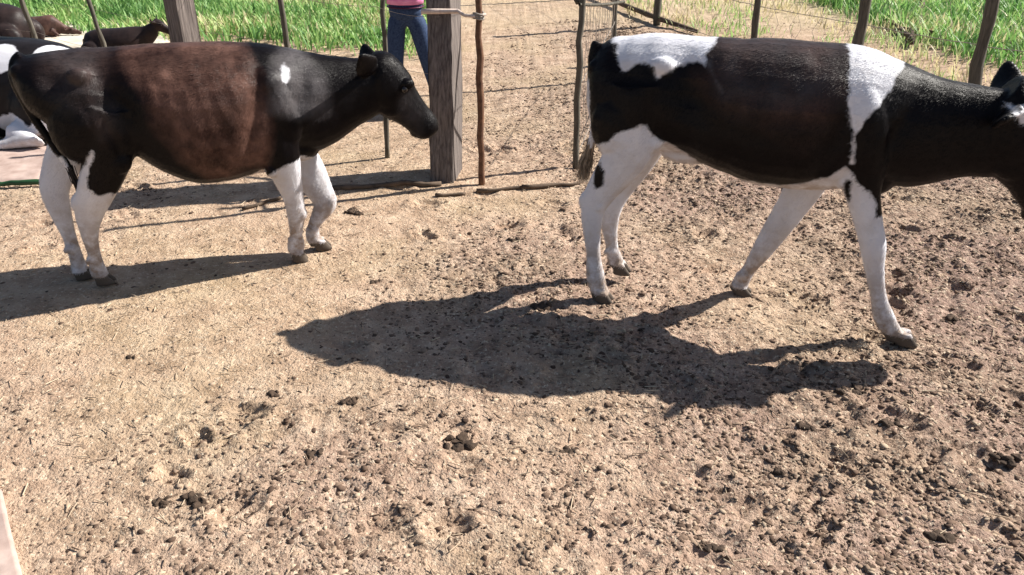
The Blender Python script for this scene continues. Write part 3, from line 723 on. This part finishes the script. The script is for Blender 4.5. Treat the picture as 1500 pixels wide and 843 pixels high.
lying_beast('calf', 'small chestnut brown calf curled up on the bright sandy path', -5.22, 8.95, math.radians(10), .34, [], 1.6, 'calf', low=True)
lying_beast('calf', 'dark calf lying behind the back of the left cow, one ear raised', -3.98, 7.9, math.radians(4), .46, [], .15, 'calf')

# ------------------------------------------------------------------ fences and posts
def post_mesh(mb, x, y, h, r, lean=(0, 0), n=10, z0=-.05, crook=.3, segs=9, rot=0):
    P = []; A = []
    for i in range(segs):
        u = i/(segs-1)
        P.append((x+lean[0]*u*h+random.uniform(-1, 1)*r*crook, y+lean[1]*u*h+random.uniform(-1, 1)*r*crook, z0+u*(h-z0))); A.append(r*random.uniform(.88, 1.08)*(1.05-.15*u))
    mb.tube(P, A, n=n, jitter=.08, up=Vector((0, 1, 0)))
def wire_between(mb, a, b, r=.0022, sag=.02, segs=6):
    a, b = Vector(a), Vector(b); P = []
    for i in range(segs+1):
        u = i/segs; p = a.lerp(b, u); p.z -= sag*4*u*(1-u); P.append(p)
    mb.tube(P, [r]*len(P), n=5, up=Vector((0, 0, 1)), cap=False)

# timber gate posts: square sleepers turned a quarter to the viewer
def sleeper(px, py, half, h, rz, label, lean=0.):
    x, y = ground_at(px, py); b = MB(); n = 9; hx, hy = half; segs = 30; V = []; F = []
    prof = []
    for sx, sy in ((-1, -1), (1, -1), (1, 1), (-1, 1)):
        prof += [(sx*hx*(1 if sx*sy > 0 else .93), sy*hy*(.93 if sx*sy > 0 else 1)), (sx*hx*(.93 if sx*sy > 0 else 1), sy*hy*(1 if sx*sy > 0 else .93))]
    prof2 = []
    for i in range(8):                                             # subdivide each side so the faces can be uneven
        a = prof[i]; c = prof[(i+1) % 8]
        for q in range(4): prof2.append((a[0]+(c[0]-a[0])*q/4, a[1]+(c[1]-a[1])*q/4))
    m = len(prof2); R = Matrix.Rotation(rz, 3, 'Z')
    for i in range(segs):
        z = -.1+(h+.1)*i/(segs-1)
        for j, (u, v) in enumerate(prof2):
            k = 1+.08*float(vn1(j*.9+x*5, z*2.2))+.12*float(vn2(j*1.7, z*7))+.02*float(vn3(j*2.1, z*19))
            p = R@Vector((u*k, v*k, 0)); V.append((x+p.x+.01*math.sin(z*2), y+p.y+lean*z, z))
    for i in range(segs-1):
        for j in range(m): F.append((i*m+j, i*m+(j+1) % m, (i+1)*m+(j+1) % m, (i+1)*m+j))
    F.append(tuple(range((segs-1)*m, segs*m)))
    b.add(V, F); o = b.obj('gate_post', M['sleeper'], None, smooth=False); tag(o, label, 'post'); return (x, y)
gx, gy = sleeper(654, 259, (.070, .130), 1.62, math.radians(-9), 'thick weathered timber gate post in front of the person in jeans', .16)
sleeper(290, 168, (.070, .075), 1.60, math.radians(-30), 'thick timber post rising behind the back of the left cow')

# rope and wire tie between the timber post and the rusty stake
rx, ry = ground_at(705, 270)
st = empty('rusty_stake', (rx, ry, 0)); tag(st, 'thin crooked rusty stake right beside the thick timber gate post', 'stake')
b = MB(); post_mesh(b, 0, 0, 1.65, .019, (.004, 0), crook=.35, segs=16); b.obj('pole', M['rust'], st)
b = MB()
for k in range(3): b.tube([(0.028*math.cos(a)+.002, .028*math.sin(a), .955+.012*k+.004*math.sin(a*2)) for a in np.linspace(0, 2*math.pi, 14)], [.006]*14, n=6, up=Vector((0, 0, 1)))
b.obj('wire_wrap', M['wire'], st)
tieo = MB(); za = .97
tieo.tube([(gx-.10, gy-.01, za), (gx-.02, gy-.03, za+.004), (gx+.10, gy+.02, za-.004), ((gx+rx)/2+.03, (gy+ry)/2, za-.012), (rx-.02, ry-.02, za-.002), (rx+.045, ry-.012, za+.006)], [.014, .015, .013, .009, .010, .006], n=8, up=Vector((0, 0, 1)))
tag(tieo.obj('rope_tie', M['rope']), 'pale rope tied across the timber gate post to the rusty stake', 'rope')

# left fence: stakes from the gate post back to the left with wire strands
lf_px = [(567, 232, -.045, .016), (434, 196, -.012, .020), (172, 128, .10, .018), (66, 96, .08, .022), (-90, 70, .04, .02)]
lf = empty('wire_fence', (gx, gy, 0)); tag(lf, 'wire fence of thin leaning stakes behind the left cow', 'fence')
pts = [(gx, gy)]
for px, py, ln, r in lf_px:
    x, y = ground_at(px, py); b = MB(); post_mesh(b, x-gx, y-gy, 1.45, r, (ln*-1, 0), crook=.5, segs=12)
    b.obj('post', M['wood'], lf); pts.append((x, y))
for hgt in (.30, .62, .94, 1.26):
    b = MB()
    for (x0, y0), (x1, y1) in zip(pts[:-1], pts[1:]): wire_between(b, (x0-gx, y0-gy, hgt), (x1-gx, y1-gy, hgt), .0014)
    b.obj('wire', M['wire'], lf)

# gate frame pole in the middle, with a netting leaf that runs back behind the right cow
px0, py0 = ground_at(842, 244)
gt = empty('netting_gate', (px0, py0, 0)); tag(gt, 'wire netting gate on a thin brown pole behind the right cow rump', 'gate')
b = MB(); post_mesh(b, 0, 0, 1.7, .019, (.0, 0), crook=.5, segs=16); b.obj('post', M['wood'], gt)
e1 = ground_at(896, 118); ex, ey = e1[0]-px0, e1[1]-py0
def netting(mb, a, c, h0, h1, cell=.075, r=.0016, diag=True):
    a = Vector((*a, 0)); c = Vector((*c, 0)); L = (c-a).length; nU = int(L/cell); nV = int((h1-h0)/cell)
    for i in range(nU+1):
        P = []
        for j in range(nV+1):
            o = (j % 2)*.5*cell*(1 if i % 2 else -1) if diag else 0
            u = min(max((i*cell+o)/L, 0), 1); p = a.lerp(c, u); p.z = h0+j*cell; p.x += random.gauss(0, .003); p.y += random.gauss(0, .003); P.append(p)
        mb.tube(P, [r]*len(P), n=4, up=Vector((0, 1, 0)), cap=False)
    for j in (0, nV//3, 2*nV//3, nV):
        P = [a.lerp(c, i/nU)+Vector((0, random.gauss(0, .004), h0+j*cell+random.gauss(0, .004))) for i in range(nU+1)]
        mb.tube(P, [r*1.8]*len(P), n=4, up=Vector((0, 0, 1)), cap=False)
b = MB(); netting(b, (0, 0), (ex, ey), .04, 1.62, .09, .0015); b.obj('netting', M['wire'], gt)
b = MB(); post_mesh(b, ex, ey, 1.7, .02, crook=.4, segs=12); b.obj('post', M['wood'], gt)
b = MB(); b.tube([(-.40, .55, 1.62), (-.26, .34, 1.38), (-.13, .16, 1.17), (-.015, .02, .98)], [.013, .015, .015, .014], n=8, up=Vector((0, 1, 0))); b.obj('brace', M['wood'], gt)
b = MB(); wire_between(b, (-.01, -.02, .98), (.30, .4, .93), .010, .01); b.obj('rail', M['wood'], gt)

# right fence: thicker posts with netting, in front of the grass
rf_px = [(872, -2, .03), (962, 38, .042), (1102, 78, .034), (1250, 112, .046), (1420, 152, .046), (1640, 190, .05)]
rp = [ground_at(a, c) for a, c, r in rf_px]; ox, oy = rp[1]
rf = empty('netting_fence', (ox, oy, 0)); tag(rf, 'wire netting fence on grey wooden posts beyond the right cow', 'fence')
for (x, y), (_, _, r) in zip(rp, rf_px):
    b = MB(); post_mesh(b, x-ox, y-oy, 1.5, r, (-.03, 0), crook=.25, segs=10); b.obj('post', M['wood'], rf)
for (x0, y0), (x1, y1) in zip(rp[:-1], rp[1:]):
    b = MB(); netting(b, (x0-ox, y0-oy), (x1-ox, y1-oy), .05, 1.25, .13, .0018); b.obj('netting', M['wire'], rf)
b = MB(); b.tube([(rp[0][0]-ox, rp[0][1]-oy, .10), (.5*(rp[0][0]-ox), .5*(rp[0][1]-oy), .07), (0.03, -.05, .08), (.35, -.55, .04)], [.035, .03, .03, .022], n=8, up=Vector((0, 0, 1))); b.obj('bottom_rail', M['stick'], rf)

# ------------------------------------------------------------------ person behind the gate post
def skin_obj(name, verts, edges, radii, mt, parent, sub=2):
    me = D.meshes.new(name); me.from_pydata(verts, edges, []); me.update()
    o = D.objects.new('tmp', me); COL.objects.link(o)
    o.modifiers.new('k', 'SKIN'); sv = me.skin_vertices[0].data
    for i, r in enumerate(radii): sv[i].radius = r if isinstance(r, tuple) else (r, r)
    sv[0].use_root = True
    s = o.modifiers.new('s', 'SUBSURF'); s.levels = sub; s.render_levels = sub
    dg = bpy.context.evaluated_depsgraph_get(); dg.update(); m2 = D.meshes.new_from_object(o.evaluated_get(dg))
    D.objects.remove(o); m2.polygons.foreach_set('use_smooth', np.ones(len(m2.polygons), bool))
    return link(name, m2, mt, parent)
fx, fy = ground_at(603, 166)
pe = empty('person', (fx, fy, 0)); pe.scale = (.8, .8, .8); tag(pe, 'person in blue jeans and pink shirt standing behind the timber gate post', 'person')
SK = {'pel': (0, 0, .93), 'sp': (0, .01, 1.10), 'ch': (0, 0, 1.30), 'nk': (0, 0, 1.45), 'hd': (0, -.01, 1.60),
      'hl': (-.085, 0, .88), 'kl': (-.120, -.02, .48), 'al': (-.135, .02, .09), 'tl': (-.155, -.13, .035),
      'hr': (.085, 0, .88), 'kr': (.185, -.02, .48), 'ar': (.285, .02, .09), 'tr': (.315, -.12, .035),
      'sl': (-.17, 0, 1.38), 'el': (-.25, -.05, 1.16), 'wl': (-.06, -.21, 1.22), 'sr': (.17, 0, 1.38), 'er': (.25, -.05, 1.16), 'wr': (.06, -.22, 1.17)}
SK['jt'] = (0, 0, 1.02)
def sub_skin(name, keys, edges, rad, mt, sub=2):
    return skin_obj(name, [SK[k] for k in keys], [(keys.index(a), keys.index(c)) for a, c in edges], rad, mt, pe, sub)
# body: one continuous figure
bk = ['pel', 'sp', 'ch', 'nk', 'hl', 'kl', 'al', 'tl', 'hr', 'kr', 'ar', 'tr', 'sl', 'el', 'wl', 'sr', 'er', 'wr']
be = [('pel', 'sp'), ('sp', 'ch'), ('ch', 'nk'), ('pel', 'hl'), ('hl', 'kl'), ('kl', 'al'), ('al', 'tl'), ('pel', 'hr'), ('hr', 'kr'), ('kr', 'ar'), ('ar', 'tr'), ('ch', 'sl'), ('sl', 'el'), ('el', 'wl'), ('ch', 'sr'), ('sr', 'er'), ('er', 'wr')]
br = [(.13, .10), (.12, .09), (.14, .10), .055, .075, .055, .035, .03, .075, .055, .035, .03, .055, .038, .026, .055, .038, .026]
verts = [SK[k] for k in bk]; edges = [(bk.index(a), bk.index(c)) for a, c in be]; rad = list(br)
for side, wk in ((-1, 'wl'), (1, 'wr')):                        # hands: palm and five fingers resting on the other forearm
    wx, wy, wz = SK[wk]; dirx = -side
    wi = bk.index(wk); verts.append((wx+dirx*.06, wy-.005, wz)); rad.append((.022, .036)); pi_ = len(verts)-1; edges.append((wi, pi_))
    for f in range(5):
        dz = (.032, .016, 0, -.016, .03)[f]; ln = (.030, .034, .036, .028, .02)[f]
        x0 = wx+dirx*(.10 if f < 4 else .055); last = pi_
        for q in range(3):
            verts.append((x0+dirx*ln*q*(1 if f < 4 else .5), wy-.005+.010*q*q*.5, wz+dz*(1 if f < 4 else 1.3+.5*q))); rad.append(.009-.001*q); edges.append((last, len(verts)-1)); last = len(verts)-1
body = skin_obj('body', verts, edges, rad, M['skin'], pe, 2)
b = MB()                                                        # head with face
b.ball((0, -.01, 1.60), (.078, .098, .118), None, 24, 16); b.ball((0, -.045, 1.535), (.052, .055, .045)); b.tube([(0, 0, 1.42), (0, 0, 1.55)], [.052, .05], n=14)
b.tube([(0, -.100, 1.625), (0, -.118, 1.60), (0, -.122, 1.583), (0, -.100, 1.575)], [.008, .011, .014, .008], n=10, up=Vector((1, 0, 0)))
for q in (-1, 1):
    b.ball((q*.079, .005, 1.60), (.010, .02, .032)); b.ball((q*.033, -.098, 1.622), (.018, .010, .008))
b.ball((0, -.100, 1.545), (.026, .010, .006)); b.ball((0, -.098, 1.535), (.022, .010, .007))
hm_ = solid_from(b, .006, 3); head = link('head', hm_, M['skin'], pe)
b = MB(); b.ball((0, .012, 1.625), (.086, .100, .110), None, 24, 16); hv = [(x, y, z if z > 1.60+max(0, -y)*.75 else 1.60+max(0, -y)*.75) for x, y, z in b.V]; b.V = hv; b.obj('hair', M['blackhair'], pe)
for q in (-1, 1): MB().ball((q*.033, -.104, 1.612), (.012, .008, .008)).obj('eye', M['eye'], pe)
sub_skin('jeans', ['pel', 'hl', 'kl', 'al', 'hr', 'kr', 'ar', 'jt'], [('pel', 'hl'), ('hl', 'kl'), ('kl', 'al'), ('pel', 'hr'), ('hr', 'kr'), ('kr', 'ar'), ('pel', 'jt')], [(.150, .11), .098, .080, .068, .098, .080, .068, (.14, .105)], M['jeans'])
SK['wst'] = (0, 0, .985)
sub_skin('shirt', ['wst', 'sp', 'ch', 'sl', 'el', 'sr', 'er'], [('wst', 'sp'), ('sp', 'ch'), ('ch', 'sl'), ('sl', 'el'), ('ch', 'sr'), ('sr', 'er')], [(.175, .135), (.165, .13), (.17, .125), .08, .058, .08, .058], M['shirt'])
b = MB(); R_ = [(.152*math.cos(a), .118*math.sin(a), .972) for a in np.linspace(0, 2*math.pi, 28)]; b.tube(R_, [.020]*28, [.006]*28, n=8, up=Vector((0, 0, 1))); b.obj('belt', M['belt'], pe)
MB().tube([(0, 0, .87), (0, 0, .93), (0, 0, 1.0)], [.140, .152, .148], [.105, .118, .115], n=24, up=Vector((0, 1, 0))).obj('waistband', M['jeans'], pe)
MB().tube([(0, 0, .998), (0, 0, 1.05), (0, 0, 1.14)], [.166, .162, .150], [.132, .128, .118], n=24, up=Vector((0, 1, 0))).obj('shirt_hem', M['shirt'], pe)
for q, kk in ((-1, 'l'), (1, 'r')):
    a, t_ = Vector(SK['a'+kk]), Vector(SK['t'+kk])
    MB().tube([a+Vector((0, .05, -.05)), a+Vector((0, .01, -.045)), a.lerp(t_, .5)+Vector((0, 0, -.02)), t_+Vector((0, 0, .0)), t_+Vector((0, -.03, -.003))], [.035, .045, .036, .030, .014], [.036, .042, .044, .044, .03], n=12, up=Vector((1, 0, 0))).obj('boot', M['leather'], pe)

# ------------------------------------------------------------------ grass (stuff)
def grass(name, n, sampler, hrange, label, wid=(.005, .013), tone=(.45, .25)):
    xy = sampler(n); n = len(xy); x, y = xy.T
    h = rng.uniform(*hrange, n)*(1+.8*vn1(x*1.2, y*1.2)); a = rng.uniform(0, 6.28, n); bend = rng.uniform(.15, .9, n)*h
    wd = rng.uniform(*wid, n); dx, dy = np.cos(a), np.sin(a); z = gh(x, y)
    lv = []
    for u, ww in ((0, .6), (.4, 1), (.75, .75), (1, .0)):
        c = np.stack([x+dx*bend*u*u, y+dy*bend*u*u, z+h*u*(1-.25*u*bend/h)], -1); v = np.stack([-dy, dx, 0*dx], -1)*(wd*ww)[:, None]
        lv += [c-v, c+v] if ww else [c]
    V = np.stack(lv, 1).reshape(-1, 3); k = 7
    base = k*np.arange(n)[:, None]
    Q = np.concatenate([base+np.array([[0, 1, 3, 2]]), base+np.array([[2, 3, 5, 4]])]).reshape(-1, 4).tolist()
    T = (base+np.array([[4, 5, 6]])).tolist()
    F = [tuple(q) for q in Q]+[tuple(t) for t in T]
    me = new_mesh(name, V, F, smooth=True)
    tn = np.clip(tone[0]+rng.normal(0, tone[1], n)+.9*vn2(x*1.5, y*1.5), 0, 1)
    fattr(me, 'tone', np.repeat(tn, k))
    return tag(link(name, me, M['grass']), label, kind='stuff')
def side_of(p, a, b): return (b[0]-a[0])*(p[:, 1]-a[1])-(b[1]-a[1])*(p[:, 0]-a[0])
def left_s(n):
    p = np.stack([rng.uniform(-9.5, -.55, n*3), rng.uniform(7.4, 17, n*3)], -1)
    e0, e1, e2 = ground_at(-100, 40), ground_at(235, 62), ground_at(545, 84)
    yl = np.interp(p[:, 0], [e0[0]-4, e0[0], e1[0], e2[0], 0], [e0[1]+.2, e0[1], e1[1], e2[1], e2[1]])
    q = (p[:, 1]-yl+.5*vn1(p[:, 0]*3, p[:, 1]*3)); dens = np.clip(q/.9, 0, 1)*np.clip(1.25-(p[:, 1]-9)/12, .3, 1)
    return p[(rng.random(len(p)) < dens) & (p[:, 0] < -.55-.15*(p[:, 1]-8))][:n]
def right_s(n):
    p = np.stack([rng.uniform(2.6, 11, n*3), rng.uniform(6.2, 17, n*3)], -1)
    a, c = ground_at(1165, 2), ground_at(1520, 128)
    yl = np.interp(p[:, 0], [c[0]-.01, a[0]+.4] if c[0] < a[0] else [a[0], c[0]], [c[1], a[1]] if c[0] < a[0] else [a[1], c[1]])
    q = p[:, 1]-yl+.8*vn1(p[:, 0]*2, p[:, 1]*2)
    dens = np.clip(q/1.6, 0, 1); return p[(rng.random(len(p)) < dens) & (p[:, 0] > 3.1)][:n]
grass('grass', 60000, left_s, (.05, .21), 'bright green weeds and grass beyond the left fence', tone=(.46, .27))
grass('grass', 48000, right_s, (.05, .24), 'bright green grass and weeds beyond the right fence', tone=(.44, .27))
def sparse(n):
    p = np.stack([rng.uniform(1.4, 7, n*2), rng.uniform(6.6, 12.5, n*2)], -1)
    a, c = ground_at(962, 40), ground_at(1438, 154)
    q = side_of(p, c, a); return p[(q < 0) & (rng.random(len(p)) < .25+.8*vn1(p[:, 0]*2.5, p[:, 1]*2.5))][:n]
grass('dry_grass', 9000, sparse, (.04, .15), 'dry straw coloured grass at the foot of the right fence', wid=(.004, .008), tone=(.95, .15))
